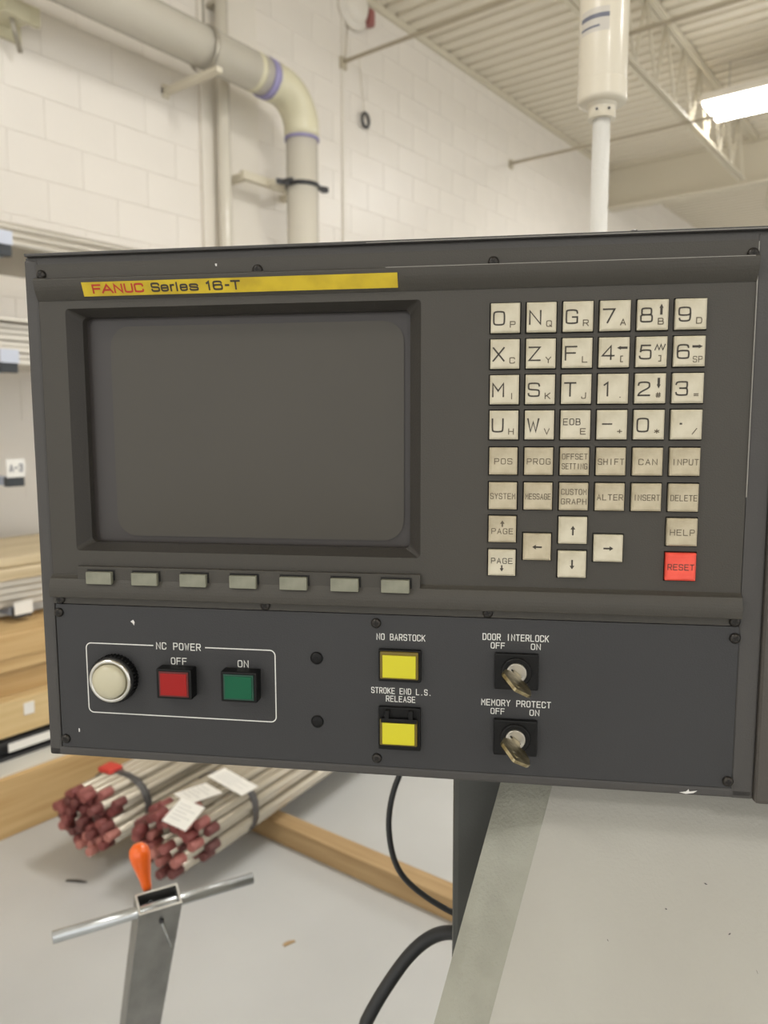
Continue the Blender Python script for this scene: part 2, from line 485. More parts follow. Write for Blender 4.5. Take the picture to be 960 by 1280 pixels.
for (y, z, x0, x1, lab) in ((4.5, 4.05, XW, 2.5, 'thin cream brace pipe running out from the wall near the round alarm'),
                            (5.42, 4.075, -2.13, 2.5, 'thin cream brace pipe crossing above the bright lamp'),
                            (7.05, 4.0, XW, 2.5, 'thin cream brace pipe behind the signal lamp, running out from the far wall')):
    r = thing('brace_pipe', lab, 'pipe', ((x0 + x1) / 2, y, z))
    MB().cyl((x0 - (x0 + x1) / 2, 0, 0), (x1 - (x0 + x1) / 2, 0, 0), .014, 10).build('pipe', M['steel_darker'], r)
    m2 = MB()
    if x0 < -3:
        m2.box(x0 - (x0 + x1) / 2, x0 - (x0 + x1) / 2 + .02, -.03, .03, -.05, .03)
        m2.build('wall_plate', M['steel_darker'], r)

# ------------------------------------------------------------------ high-bay lamps
def lamp(x, y, z, lab):
    r = thing('ceiling_lamp', lab, 'lamp', (x, y, z))
    MB().bbox(-.62, .62, -.25, .25, .02, .09, b=.01).build('housing', M['wall_flat'], r)
    MB().box(-.6, .6, -.23, .23, -.005, .019).build('diffuser', M['lamp'], r)
    for sx in (-.45, .45):
        MB().cyl((sx, 0, .09), (sx, 0, ZC - z), .004, 6).build('hanger_wire', M['galv'], r)
lamp(-1.45, 7.5, 4.2, 'bright fluorescent high bay lamp hanging beside the bar joist')
lamp(-.9, 2.6, 4.2, 'high bay lamp over the open floor, above the frame')
lamp(-1.2, -2.4, 4.2, 'high bay lamp behind the photographer, over the aisle')
lamp(3.2, 7.5, 4.2, 'high bay lamp in the next aisle, level with the far joists')
lamp(3.2, 2.6, 4.2, 'high bay lamp in the next aisle, over the machines')
lamp(3.2, -2.4, 4.2, 'high bay lamp in the next aisle, behind the photographer')
lamp(-1.45, 13.5, 4.2, 'high bay lamp in the far bay beyond the deep beam')
lamp(3.2, 13.5, 4.2, 'high bay lamp of the far bay in the next aisle')

# ------------------------------------------------------------------ big PVC pipe with elbow
r = thing('drain_pipe', 'large cream plastic pipe on the block wall, turning down at a purple-banded elbow', 'pipe', (-3.45, 3.69, 0))
PX = 0
MB().cyl((0, -7.2, 3.482), (0, -.22, 3.482), .108, 32).build('horizontal_pipe', M['pvc'], r)
MB().cyl((0, 0, 3.26), (0, 0, .0), .1, 32).build('vertical_pipe', M['pvc'], r)
arc = [(0, -.25 - .03, 3.475), (0, -.25, 3.475)] + [(0, -.21 + .21 * math.sin(a), 3.265 + .21 * math.cos(a)) for a in [R_(d) for d in range(0, 91, 6)]] + [(0, 0, 3.22)]
MB().tube(arc[:], [.113 - .005 * k / 18 for k in range(19)], 32).build('elbow', M['pvc_fit'], r)
MB().cyl((0, -.325, 3.478), (0, -.275, 3.478), .114, 32).build('primer_band', M['purple'], r)
MB().cyl((0, 0, 3.222), (0, 0, 3.205), .1085, 32).build('primer_band', M['purple'], r)
MB().cyl((0, -.42, 3.482), (0, -.38, 3.482), .1095, 32).build('coupling_mark', M['pvc_fit'], r)
r2 = thing('pipe_clamp', 'dark two-bolt clamp round the vertical plastic pipe, on a wall strut', 'clamp', (-3.45, 3.69, 2.935))
m2 = MB(); m2.lathe([(.102, -.012), (.109, -.012), (.109, .012), (.102, .012)], (0, 0, 0), (0, 0, 1), 32, caps=False)
m2.box(.02, .03, -.19, -.105, -.016, .016, mat4=Matrix.Rotation(R_(-20), 4, 'Z')); m2.box(.02, .03, .105, .17, -.016, .016, mat4=Matrix.Rotation(R_(-20), 4, 'Z'))
m2.build('clamp_band', M['dark_steel'], r2)
m2 = MB(); m2.cyl((-.0, -.16, 0), (.06, -.15, 0), .011, 8); m2.cyl((.03, .15, 0), (.08, .14, -.01), .011, 8); m2.build('bolt', M['dark_steel'], r2)
m2 = MB(); m2.box(-.2, -.16, -.34, .2, .0, .05); m2.build('strut', M['steel_paint'], r2)
for bx in ((-.16, -.1, -.16, -.13, .0, .03), (-.35, -.2, -.33, -.29, .0, .04), (-.35, -.2, .15, .19, .0, .04)):
    MB().box(*bx).build('strut_leg', M['steel_paint'], r2)
r3 = thing('pipe_hanger', 'thin steel strap hanger and wall strut holding the overhead plastic pipe', 'hanger', (-3.45, 2.93, 3.475))
m2 = MB(); m2.lathe([(.1175, -.014), (.1205, -.014), (.1205, .014), (.1175, .014)], (0, 0, 0), (0, 1, 0), 32, caps=False); m2.build('strap', M['galv'], r3)
m2 = MB(); m2.cyl((0, 0, .122), (0, 0, ZC - 3.475), .006, 6); m2.build('hanger_rod', M['galv'], r3)
m2 = MB(); m2.box(-.35, .12, -.02, .02, -.15, -.122); m2.build('wall_strut', M['steel_paint'], r3)
m2 = MB(); m2.box(-.35, -.335, -.02, .02, -.17, -.10); m2.build('wall_plate', M['steel_paint'], r3)

r = thing('conduit_pipe', 'slim white conduit pipe rising on the pilaster behind the plastic pipe', 'pipe', (-3.70, 3.275, 0))
MB().cyl((0, 0, 0), (0, 0, ZC - .01), .04, 20).build('conduit', M['pvc'], r)
m2 = MB()
for z in (.8, 2.2, 3.9): m2.box(-.07, .0, -.055, .055, z, z + .02)
m2.build('pipe_strap', M['galv'], r)

# alarm, wire, ring
r = thing('alarm_bell', 'round white wall alarm with a small red lens high on the wall', 'alarm', (XW, 4.60, 4.45))
m2 = MB(); m2.lathe([(.15, 0), (.15, .035), (.14, .045), (.12, .045), (.115, .06), (.09, .09), (.05, .1)], (0.004, 0, 0), (1, -.1, 0), 32); m2.build('dome', M['wall_flat'], r)
m2 = MB(); m2.bbox(.03, .10, .10, .17, -.09, .03, b=.02); m2.build('red_lens', mat('red_enamel', srgb(150, 92, 88), .4), r)
m2 = MB(); m2.tube([(0.02, -.06, -.14), (.02, -.075, -.25), (.02, -.09, -.38)], .004, 6); m2.build('wire', M['steel_darker'], r)
r = thing('wall_ring', 'small dark steel ring hook fixed to the painted block wall', 'hook', (XW, 4.73, 3.713))
m2 = MB()
m2.tube([(.03, .04 * math.cos(a), .05 * math.sin(a)) for a in [2 * PI * k / 16 for k in range(16)]] + [(.03, .04, 0.0005)], .011, 8)
m2.build('ring', M['dark_steel'], r)
MB().cyl((0, 0, .05), (.035, 0, .05), .009, 8).build('eye_bolt', M['dark_steel'], r)
MB().cyl((.02, 0, .055), (.02, -.06, .42), .0025, 5).build('wire', M['steel_paint'], r)

r = thing('wall_bracket', 'cream sprayed bracket with a thin diagonal leg on the wall, above the bar rack', 'bracket', (XW, 1.98, 3.36))
m2 = MB(); m2.box(0, .16, -.09, .05, -.03, .035, mat4=Matrix.Rotation(R_(12), 4, 'Z')); m2.box(.0, .02, -.1, .1, -.08, .06); m2.build('plate', M['pvc_fit'], r)
m2 = MB(); m2.box(.1, .13, .02, .14, -.02, .06); m2.build('flange', M['pvc_fit'], r)
MB().cyl((.12, 0, -.02), (.06, .07, -.14), .012, 6).build('leg', M['galv'], r)
m2 = MB(); m2.bbox(.02, .12, -.2, -.08, -.005, .07, b=.02); m2.build('clamp_block', mat('olive_block', srgb(206, 206, 160), .7), r)

# ------------------------------------------------------------------ cantilever rack and its loads
rk = thing('bar_rack', 'blue-grey cantilever rack with dark arm ends standing along the block wall', 'rack', (-3.66, 1.48, 0))
MB().box(-.06, .06, -.05, .05, 0, 2.9).build('upright', M['rack'], rk)
MB().box(-.06, .8, -.05, .05, 0.0, .03).build('base_foot', M['rack'], rk)
armz = [(2.08, .035), (1.652, .03), (1.222, .03), (.712, .03)]
for i, (z, h) in enumerate(armz):
    MB().box(.06, .74, -.028, .028, z, z + h).build('arm', M['rack'], rk)
    MB().bbox(.735, .765, -.034, .034, z - .004, z + h + .004, b=.004).build('arm_cap', M['rack_cap'], rk)
    e = MB(); e.box(.766, .77, -.036, .036, z + h + (.002 if i != 3 else -.02), z + h + .052 + (.02 if i == 2 else 0) - (.022 if i == 3 else 0))
    pl = e.build('tag_plate', M['label'] if i >= 2 else mat('blue_tag_plate', srgb(196, 202, 216), .5), rk)
    if i == 2:
        q = MB()
        text(q, 'A-3', 0, 0, .026, .048, .005, lambda a, b: (.7706, a, z + h + .038 - b))
        q.build('lettering', M['label_grey'], pl)
# level 1: round tubes
tube_me = None
for row in range(3):
    for i in range(14 - row):
        t = thing('metal_tube', 'thin bright round tube lying among its fellows on the top rack arm', 'tube',
                  (-3.50 + .0425 * i + .0212 * row, 0.6, 2.119 + .019 + .034 * row), 0, 'round tubes on the top rack arm')
        if tube_me is None:
            m2 = MB(); m2.lathe([(.013, 0), (.0185, 0), (.0185, 3.1), (.013, 3.1)], (0, -.9, 0), (0, 1, 0), 12, caps=False)
            tube_me = m2.build('tube_wall', M['alu'], t).data
        else:
            inst('tube_wall', tube_me, t)
# level 2: flat bars stacked
fb = MB().bbox(-.19, .19, -1.2, 1.8, 0, .021, b=.002, seg=1)
me = None
names = ['lowest', 'second', 'third', 'fourth', 'fifth', 'sixth', 'topmost']
for i in range(7):
    lab = names[i] + ' wide flat bar in the stack on the second rack arm'
    if me is None: o = fb.build('flat_bar', M['alu'], None); me = o.data
    else: o = inst('flat_bar', me, None)
    o.location = (-3.13 + random.uniform(-.012, .012), .6, 1.683 + .0225 * i)
    tag(o, lab, 'bar', 'flat bars on the second rack arm')
# wider sheets above them
o = MB().box(-.26, .26, -1.2, 1.8, 0, .012).build('metal_sheet', M['alu']); o.location = (-3.16, .6, 1.683 + .0225 * 7 + .001)
tag(o, 'wide bright sheet lying over the flat bars on the second rack arm', 'sheet')
# level 4: rectangular bars and a board
me = None
for i in range(4):
    m_ = MB().bbox(-.3, .3, -1.2, 1.75, 0, .026, b=.003, seg=1) if me is None else None
    if me is None: o = m_.build('aluminium_bar', M['alu']); me = o.data
    else: o = inst('aluminium_bar', me, None)
    o.location = (-3.24 + .006 * i, .6, .7465 + .0275 * i)
    tag(o, ['lowest', 'second', 'third', 'topmost'][i] + ' pale bar in the stack on the bottom rack arm', 'bar', 'pale bars on the bottom rack arm')
m2 = MB(); m2.bbox(-.3, .3, -1.2, 1.7, 0, .045, b=.006); m2.bbox(-.28, .27, -1.1, 1.6, .047, .085, b=.006)
o = m2.build('packing_board', M['wood_board']); o.location = (-3.2, .6, .858)
tag(o, 'weathered plywood board on top of the pale bars', 'board')
# timbers below
def timber(x0, x1, y0, y1, z0, z1, m, lab, name='timber'):
    o = MB().bbox(-(x1 - x0) / 2, (x1 - x0) / 2, -(y1 - y0) / 2, (y1 - y0) / 2, 0, z1 - z0, b=.005).build(name, m)
    o.location = ((x0 + x1) / 2, (y0 + y1) / 2, z0)
    tag(o, lab, 'timber')
    return o
timber(-2.86, -2.62, -.6, 2.3, 0, .215, M['wood1'], 'large pine timber on the floor beside the steel rod bundles')
o = MB().box(-2.84, -2.64, -.5, 2.2, .2155, .222).build('plastic_sheet', M['wrap']); tag(o, 'clear plastic sheet lying on the large floor timber', 'sheet')
bbm = thing('steel_beam', 'dark steel beam lying on the plastic-covered floor timber', 'beam', (-2.80, .7, .2225))
m2 = MB(); m2.box(-.05, .05, -1.3, 1.3, 0, .012); m2.box(-.05, .05, -1.3, 1.3, .06, .072); m2.box(-.006, .012, -1.3, 1.3, .012, .06); m2.build('beam_body', M['dark_steel'], bbm)
m2 = MB(); m2.box(.051, .054, .62, .85, .03, .062); m2.build('paper_label', M['label'], bbm)
timber(-3.0, -2.75, -.6, 1.9, .309, .443, M['wood2'], 'pale timber with a white tag, resting above the dark steel beam').name = 'timber'
tg = MB().box(-2.7495, -2.746, 1.385, 1.425, .375, .42).build('paper_tag', M['label']); tag(tg, 'small white paper tag on the pale timber face', 'tag')
o = MB().box(-3.1, -2.82, -.6, 1.9, .4435, .53).build('timber', M['wood1']); tag(o, 'timber set back on top of the pale tagged timber', 'timber')
o = MB().box(-3.05, -2.76, -.6, 1.9, .552, .600).build('timber', M['wood1']); tag(o, 'thin board under the upper timber, over a dark gap', 'timber')
o = MB().bbox(-3.05, -2.75, -.6, 1.9, .601, .69, b=.004).build('timber', M['wood1']); tag(o, 'upper pine timber under the bottom rack arm', 'timber')
o = MB().box(-3.0, -2.85, .2, .3, .531, .5515).build('spacer_block', M['wood3']); tag(o, 'small spacer block between the stacked timbers', 'timber')

# dunnage and rod bundles
o = MB().bbox(-1.0, 1.0, -.036, .036, 0, .072, b=.004).build('dunnage_timber', M['wood3']); o.location = (-1.58, 1.826, 0)
tag(o, 'long square timber on the floor under the steel rod bundles', 'timber')
RODR = .0155
rod_mb = MB()
rod_mb.lathe([(RODR, .006), (RODR, 2.9)], (0, 0, 0), (0, 1, 0), 12, mi=0)
rod_mb.lathe([(RODR * .86, -.001), (RODR * 1.01, .003), (RODR * 1.01, .045)], (0, 0, 0), (0, 1, 0), 12, mi=1)
rod_me = None
def bundle(x, y, z, yaw, lab, n, seed, stag):
    global rod_me
    rnd = random.Random(seed)
    r = thing('rod_bundle', lab, 'steel rods', (x, y, z), yaw, 'red-ended steel rod bundles')
    pts = []
    d = RODR * 2.06
    for j in range(-4, 5):
        for i in range(-5, 6):
            px, pz = (i + .5 * (j % 2)) * d, j * d * .866
            pts.append((px ** 2 / 1.12 + pz ** 2 * 1.08, px, pz))
    pts.sort()
    pts = pts[:n]
    zmin = min(p[2] for p in pts)
    for (_, px, pz) in pts:
        off = rnd.uniform(-stag, stag)
        if rod_me is None:
            o = rod_mb.build('rod', [M['rod'], M['rod_end']], r); rod_me = o.data
            o.location = (px, off, pz - zmin + RODR)
        else:
            o = inst('rod', rod_me, r, (px, off, pz - zmin + RODR))
    # straps round the hull
    w = max(p[1] for p in pts) + RODR + .003
    h = (max(p[2] for p in pts) - zmin) / 2 + RODR + .002
    for sy in (.15 if seed == 1 else .27, 1.6):
        m2 = MB(); vs = []
        S = 28
        for k in range(S):
            a = 2 * PI * k / S
            e = .82
            cx = math.copysign(abs(math.cos(a)) ** e, math.cos(a)) * w; cz = math.copysign(abs(math.sin(a)) ** e, math.sin(a)) * h + h - .001
            for dy in (-.014, .014):
                vs.append((cx, sy + dy, cz))
        fs = [(2 * k, 2 * k + 1, (2 * k + 3) % (2 * S), (2 * k + 2) % (2 * S)) for k in range(S)]
        m2.add(vs, fs, smooth=True)
        st = m2.build('strap', M['strap'], r)
        md = st.modifiers.new('t', 'SOLIDIFY'); md.thickness = .002; md.offset = 1
    return r, w, h
b1, w1, h1 = bundle(-2.22, 1.30, .0725, R_(8), 'left bundle of red-ended steel rods with a red clip, beside the large timber', 44, 1, .035)
b2, w2, h2 = bundle(-1.905, 1.385, .0725, R_(7.5), 'right bundle of red-ended steel rods carrying white paper tags', 46, 2, .06)
m2 = MB(); m2.bbox(-.075, -.015, .12, .175, 2 * h1 - .004, 2 * h1 + .012, b=.004); m2.build('clip', M['red_clip'], b1)['label'] = 'red strap clip'
def card(cx, cy, z, sx, sy, rz, tilt, lab):
    o = MB().box(-sx / 2, sx / 2, -sy / 2, sy / 2, 0, .0012).build('paper_tag', M['label'])
    o.location = (cx, cy, z); o.rotation_euler = (tilt[0], tilt[1], rz)
    tag(o, lab, 'tag', 'paper tags on the rods')
    m3 = MB()
    for k in range(5):
        m3.box(-sx * .38, sx * (.1 + .25 * (k % 2)), sy * (.28 - .14 * k), sy * (.31 - .14 * k), .0013, .0014)
    m3.build('print_lines', mat('faint_print', srgb(190, 190, 186), .6), o)
zt = .0725 + 2 * h2
card(-1.84, 1.40, zt - .004, .088, .095, R_(14), (R_(20), R_(10)), 'white printed card hanging toward the red rod ends')
card(-1.895, 1.50, zt + .006, .11, .115, R_(-12), (0, R_(-4)), 'white card lying on top of the right rod bundle')
card(-1.865, 1.62, zt + .008, .16, .075, R_(2), (0, R_(8)), 'long white card beside the strap of the right rod bundle')

# ------------------------------------------------------------------ tube stand with cross bar and orange handle
T0 = Vector((-.878, .62, .78)); AX = Vector((.448, -.196, .872)).normalized()
barv = Vector((-.828 + .940, .751 - .496, 0)).normalized()
wv = (barv - AX * barv.dot(AX)).normalized()
dv = AX.cross(wv)                                   # depth of the section
if dv.z < 0: dv = -dv
L_ = T0.z / AX.z
ts = thing('tube_stand', 'leaning rectangular metal tube standing on the floor in front of the rods', 'tube', tuple(T0 - AX * L_))
base = T0 - AX * L_
def TS(a, b, h): return (T0 - base) + wv * a + dv * b + AX * h
W2, D2, TH = .030, .0155, .0028
m2 = MB()
for (a0, a1, c0, c1) in ((-W2, W2, -D2, -D2 + TH), (-W2, W2, D2 - TH, D2), (-W2, -W2 + TH, -D2 + TH, D2 - TH), (W2 - TH, W2, -D2 + TH, D2 - TH)):
    vs = [TS(a, b, h) for h in (-L_ + .02, -.001) for a, b in ((a0, c0), (a1, c0), (a1, c1), (a0, c1))]
    m2.add(vs, [(0, 1, 2, 3), (4, 5, 6, 7), (0, 1, 5, 4), (1, 2, 6, 5), (2, 3, 7, 6), (3, 0, 4, 7)])
m2.build('tube_body', M['brushed'], ts)
m2 = MB()
for (a0, a1, c0, c1) in ((-W2, W2, -D2, -D2 + TH), (-W2, W2, D2 - TH, D2), (-W2, -W2 + TH, -D2 + TH, D2 - TH), (W2 - TH, W2, -D2 + TH, D2 - TH)):
    vs = [TS(a, b, h) for h in (-.001, .0005) for a, b in ((a0, c0), (a1, c0), (a1, c1), (a0, c1))]
    m2.add(vs, [(0, 1, 2, 3), (4, 5, 6, 7), (0, 1, 5, 4), (1, 2, 6, 5), (2, 3, 7, 6), (3, 0, 4, 7)])
m2.build('cut_rim', M['brushed_edge'], ts)
m2 = MB(); m2.bbox(-.05, .05, -.05, .05, 0, .006, b=.001); m2.build('foot_plate', M['brushed'], ts)
cb = thing('round_bar', 'bright round bar pushed crosswise through the top of the metal tube', 'bar', tuple(T0))
def TL(a, b, h): return wv * a + dv * b + AX * h
m2 = MB(); m2.cyl(TL(-.140, -.004, -.012), TL(.140, -.004, -.012), .0082, 20); m2.build('bar', M['zinc'], cb)
oh = thing('orange_handle', 'orange plastic handle standing in the top of the metal tube', 'handle tool', tuple(T0 + TL(-.010, D2 + .009, -.01)))
ax2 = Vector((-.13, -.10, 1)).normalized()
m2 = MB(); m2.lathe([(.0068, 0), (.0074, .007), (.0082, .017), (.0110, .030), (.0143, .046), (.0150, .054), (.0132, .063), (.008, .0685), (.002, .070)], (0, 0, 0), ax2, 24)
m2.build('grip', M['orange'], oh)
m2 = MB(); m2.cyl(tuple(ax2 * 0), tuple(ax2 * -.06), .004, 10); m2.build('shank', M['zinc'], oh)
pn = thing('wire_pin', 'thin wire pin hanging from the face of the metal tube', 'pin', tuple(T0 + TL(.003, -D2 - .002, -.03)))
m2 = MB(); m2.cyl((0, 0, 0), tuple(TL(.018, -.006, -.07)), .0016, 8); m2.build('shaft', M['zinc'], pn)
m2 = MB(); m2.cyl(tuple(TL(0, .003, 0)), tuple(TL(0, -.002, .0)), .0035, 10); m2.build('head', M['dark_steel'], pn)

# small scraps on the floor
for (x, y, rz, s, lab) in ((-2.184, 1.238, .5, .07, 'small dark scuff fragment on the floor near the left rod bundle'),
                           (-1.434, 1.436, 1.2, .035, 'small pale wood splinter on the floor right of the tube')):
    o = MB().add([(-s / 2, -.006, 0), (s / 2, -.003, 0), (s / 2, .004, 0), (0, .009, 0), (-s / 2, .005, 0), (-s / 2, -.006, .002), (s / 2, -.003, .002), (s / 2, .004, .002), (0, .009, .002), (-s / 2, .005, .002)],
                 [(0, 1, 2, 3, 4), (5, 6, 7, 8, 9), (0, 1, 6, 5), (1, 2, 7, 6), (2, 3, 8, 7), (3, 4, 9, 8), (4, 0, 5, 9)]).build('floor_scrap', M['strap'] if 'dark' in lab else M['wood3'])
    o.location = (x, y, .001); o.rotation_euler = (0, 0, rz)
    tag(o, lab, 'scrap')

# ================================================================== THE MACHINE SIDE
YAW = R_(28.9)
KO = Vector((-.2669, .3386, 1.2456))                # world position of the console's lower front middle
def P(u, v, w=0.0):                                 # console millimetres -> local metres (x right, y into the case, z up)
    return Vector(((u + 73) / 1000, -w / 1000, (261 - v) / 1000))

con = thing('control_console', 'dark grey machine control console with screen, keypad and switch panel', 'control console', KO, YAW)

def cbox(u0, u1, v0, v1, w0, w1, b=0.5):
    a, c = P(u0, v1, w1), P(u1, v0, w0)
    m = MB()
    if b: m.bbox(a.x, c.x, a.y, c.y, a.z, c.z, b=b / 1000)
    else: m.box(a.x, c.x, a.y, c.y, a.z, c.z)
    return m
# enclosure: frame strips round the openings, plus a deep body
e = MB()
def eb(u0, u1, v0, v1, w0, w1, b=.8):
    a, c = P(u0, v1, w1), P(u1, v0, w0)
    e.bbox(a.x, c.x, a.y, c.y, a.z, c.z, b=b / 1000)
eb(-277.5, 300, -40.5, 261, -130, -14, 2.5)
eb(-277.5, -269.3, -39, 261, -16, 0, 1.6)
eb(-277.5, 137.5, 255.2, 261, -16, 0, 1.6)
eb(126.2, 137.5, -39, 261, -16, 0, 1.0)
eb(-277, 300, -40.6, -35.0, -16, -.6, 1.0)
e.build('enclosure', M['case'], con)
m2 = MB(); a, c = P(-276, -40.4, 2.2), P(300, -42.2, -130); m2.bbox(a.x, c.x, a.y, c.y, a.z, c.z, b=.0006); m2.build('top_lip', M['case'], con)
m2 = MB(); a, c = P(137.6, 262.5, 3), P(300, -39.5, -14); m2.bbox(a.x, c.x, a.y, c.y, a.z, c.z, b=.0028, seg=3); m2.build('side_cover', M['side'], con)['label'] = 'lighter brownish-grey side cover'

# ---- keypad positions
KC = [0, 19, 38, 57, 76, 95]
ROWV = [0, 19, 38, 57, 76.6, 95.7, 114.2, 133]
keys = []      # (u, v, w, h, legend spec, mat)
L1 = [('O', 'P'), ('N', 'Q'), ('G', 'R'), ('7', 'A'), ('8', 'B^'), ('9', 'D')]
L2 = [('X', 'C'), ('Z', 'Y'), ('F', 'L'), ('4', '[<'), ('5', ']w'), ('6', 'SP>')]
L3 = [('M', 'I'), ('S', 'K'), ('T', 'J'), ('1', '.'), ('2', '#v'), ('3', '=')]
L4 = [('U', 'H'), ('W', 'V'), ('EOB', 'E'), ('-', '+'), ('0', '*'), ('.', '/')]
for r, row in enumerate((L1, L2, L3, L4)):
    for c, sp in enumerate(row): keys.append((KC[c], ROWV[r], 15.4, 15.5, ('d',) + sp, 'key'))
for r, row in ((4, ['POS', 'PROG', 'OFFSET/SETTING', 'SHIFT', 'CAN', 'INPUT']), (5, ['SYSTEM', 'MESSAGE', 'CUSTOM/GRAPH', 'ALTER', 'INSERT', 'DELETE'])):
    for c, sp in enumerate(row): keys.append((KC[c], ROWV[r], 15.1, 14.7, ('w', sp), 'key_dirty'))
keys += [(0, ROWV[6], 14.9, 14.4, ('pu', 'PAGE'), 'key_dirty'), (0, ROWV[7], 14.9, 14.4, ('pd', 'PAGE'), 'key'),
         (19, 123.7, 14.9, 14.6, ('a', 180), 'key_dirty'), (38, ROWV[6], 15, 14.6, ('a', 90), 'key'), (38, ROWV[7], 15, 14.6, ('a', 270), 'key'),
         (57, 123.7, 15.2, 14.7, ('a', 0), 'key'), (95, ROWV[6], 15.4, 14.7, ('w', 'HELP'), 'key_dirty'), (95, ROWV[7], 15.5, 14.9, ('w', 'RESET'), 'key_red')]

keys = [(-3 + (u + 3) * .9935, 56.5 + (v - 56.5) * .9935, w * .995, h * .995, a, b) for (u, v, w, h, a, b) in keys]
# ---- unit face with real openings
holes = [(u - w / 2 - .65, u + w / 2 + .65, v - h / 2 - .65, v + h / 2 + .65) for (u, v, w, h, _, _) in keys]
SCR = (-253.1, -45.3, -10.7, 131.4)
holes.append(SCR)
us = sorted({-269.3, 126} | {x for h in holes for x in h[:2]})
vs_ = sorted({-15.4, 147.0} | {x for h in holes for x in h[2:]})
m2 = MB()
idx = {}
def vid(u, v):
    if (u, v) not in idx:
        idx[(u, v)] = len(m2.v); m2.v.append(tuple(P(u, v, 0)))
    return idx[(u, v)]
for i in range(len(us) - 1):
    for j in range(len(vs_) - 1):
        cu, cv = (us[i] + us[i + 1]) / 2, (vs_[j] + vs_[j + 1]) / 2
        if any(h[0] < cu < h[1] and h[2] < cv < h[3] for h in holes): continue
        m2.f.append((vid(us[i], vs_[j]), vid(us[i], vs_[j + 1]), vid(us[i + 1], vs_[j + 1]), vid(us[i + 1], vs_[j]))); m2.mi.append(0); m2.sm.append(False)
for h in holes[:-1]:
    q = [(h[0], h[2]), (h[1], h[2]), (h[1], h[3]), (h[0], h[3])]
    vv = [P(a, b, 0) for a, b in q] + [P(a, b, -3.5) for a, b in q]
    m2.add(vv, [(0, 1, 5, 4), (1, 2, 6, 5), (2, 3, 7, 6), (3, 0, 4, 7), (4, 5, 6, 7)], 1)
m2.build('unit_face', [M['unit'], M['dark_gap']], con, normals=False)

def band(poly, name, m, u0=-269.3, u1=126.0):
    """poly of (v, w) extruded along u"""
    q = MB(); n = len(poly)
    vv = [P(u0, v, w) for v, w in poly] + [P(u1, v, w) for v, w in poly]
    q.add(vv, [(i, (i + 1) % n, n + (i + 1) % n, n + i) for i in range(n)] + [tuple(range(n)), tuple(range(n, 2 * n))])
    return q.build(name, m, con)
# upper hood: flange, edge, slope falling back to the face
def arcp(v0, w0, v1, w1, bul, n=6):
    out = []
    for k in range(n + 1):
        t = k / n
        out.append((v0 + (v1 - v0) * t, w0 + (w1 - w0) * t + bul * math.sin(PI * t)))
    return out
band([(-36, -10), (-36, .8), (-27.8, .8), (-27.6, 4.4), (-27.0, 5.0)] + arcp(-26.2, 5.1, -15.4, .5, 1.0) + [(-15.4, -10)], 'upper_ledge', M['unit'])
band([(146.2, -10), (146.2, .3), (147.0, 1.2)] + arcp(148.2, 3.2, 158.8, 5.0, 1.0) + [(159.5, 4.6), (159.8, .8), (164.0, .8), (164.0, -10)], 'lower_ledge', M['unit'])

# screen: sloped bezel, glass, phosphor area
o4 = [(SCR[0], SCR[2]), (SCR[1], SCR[2]), (SCR[1], SCR[3]), (SCR[0], SCR[3])]
IN = (-247.4, -52.1, -6.6, 127.3)
i4 = [(IN[0], IN[2]), (IN[1], IN[2]), (IN[1], IN[3]), (IN[0], IN[3])]
def rrect(u0, u1, v0, v1, r, n=5):
    out = []
    for (cx, cy, a0) in ((u1 - r, v0 + r, -90), (u1 - r, v1 - r, 0), (u0 + r, v1 - r, 90), (u0 + r, v0 + r, 180)):
        for k in range(n + 1):
            a = R_(a0 + 90 * k / n)
            out.append((cx + r * math.cos(a), cy + r * math.sin(a)))
    return out
m2 = MB()
OR_, IR_ = rrect(*SCR, 2.2), rrect(*IN, 3.5)
n = len(OR_)
cor = [P(a, b, 0) for a, b in OR_] + [P(a, b, -8.5) for a, b in IR_] + [P(a, b, -15) for a, b in IR_]
m2.add(cor, [(i, (i + 1) % n, n + (i + 1) % n, n + i) for i in range(n)] + [(n + i, n + (i + 1) % n, 2 * n + (i + 1) % n, 2 * n + i) for i in range(n)])
# little corner fillers between square opening and rounded edge
for k, (cx, cy) in enumerate(((SCR[1], SCR[2]), (SCR[1], SCR[3]), (SCR[0], SCR[3]), (SCR[0], SCR[2]))):
    m2.add([P(cx, cy, 0)] + [P(a, b, 0) for a, b in OR_[k * 6:k * 6 + 6]], [(0, i + 1, i + 2) for i in range(5)])
bz = m2.build('screen_bezel', M['bezel'], con)
def dome(u0, u1, v0, v1, wc, sag, r, name, m, NX=20, NY=14):
    """rounded-rectangle glass that bulges by sag at its middle"""
    q = MB(); cu, cv, hu, hv = (u0 + u1) / 2, (v0 + v1) / 2, (u1 - u0) / 2, (v1 - v0) / 2
    out = rrect(u0, u1, v0, v1, r, 6); rings = 8
    vs = [P(cu, cv, wc)]
    fs = []
    for k in range(1, rings + 1):
        s = k / rings
        for (a, b) in out:
            x, y = (a - cu) * s, (b - cv) * s
            d = (x / hu) ** 2 * .6 + (y / hv) ** 2 * .4
            vs.append(P(cu + x, cv + y, wc - sag * d))
    N = len(out)
    for i in range(N): fs.append((0, 1 + i, 1 + (i + 1) % N))
    for k in range(rings - 1):
        for i in range(N):
            a, b = 1 + k * N + i, 1 + k * N + (i + 1) % N
            fs.append((a, b, b + N, a + N))
    q.add(vs, fs, 0, True)
    return q.build(name, m, con)
dome(-248.6, -51, -8.0, 128.5, -10.2, 3.2, 4, 'screen_glass', M['glass'])
dome(-232, -56, -1.5, 123.5, -9.75, 2.3, 12, 'phosphor_area', M['phosphor'])

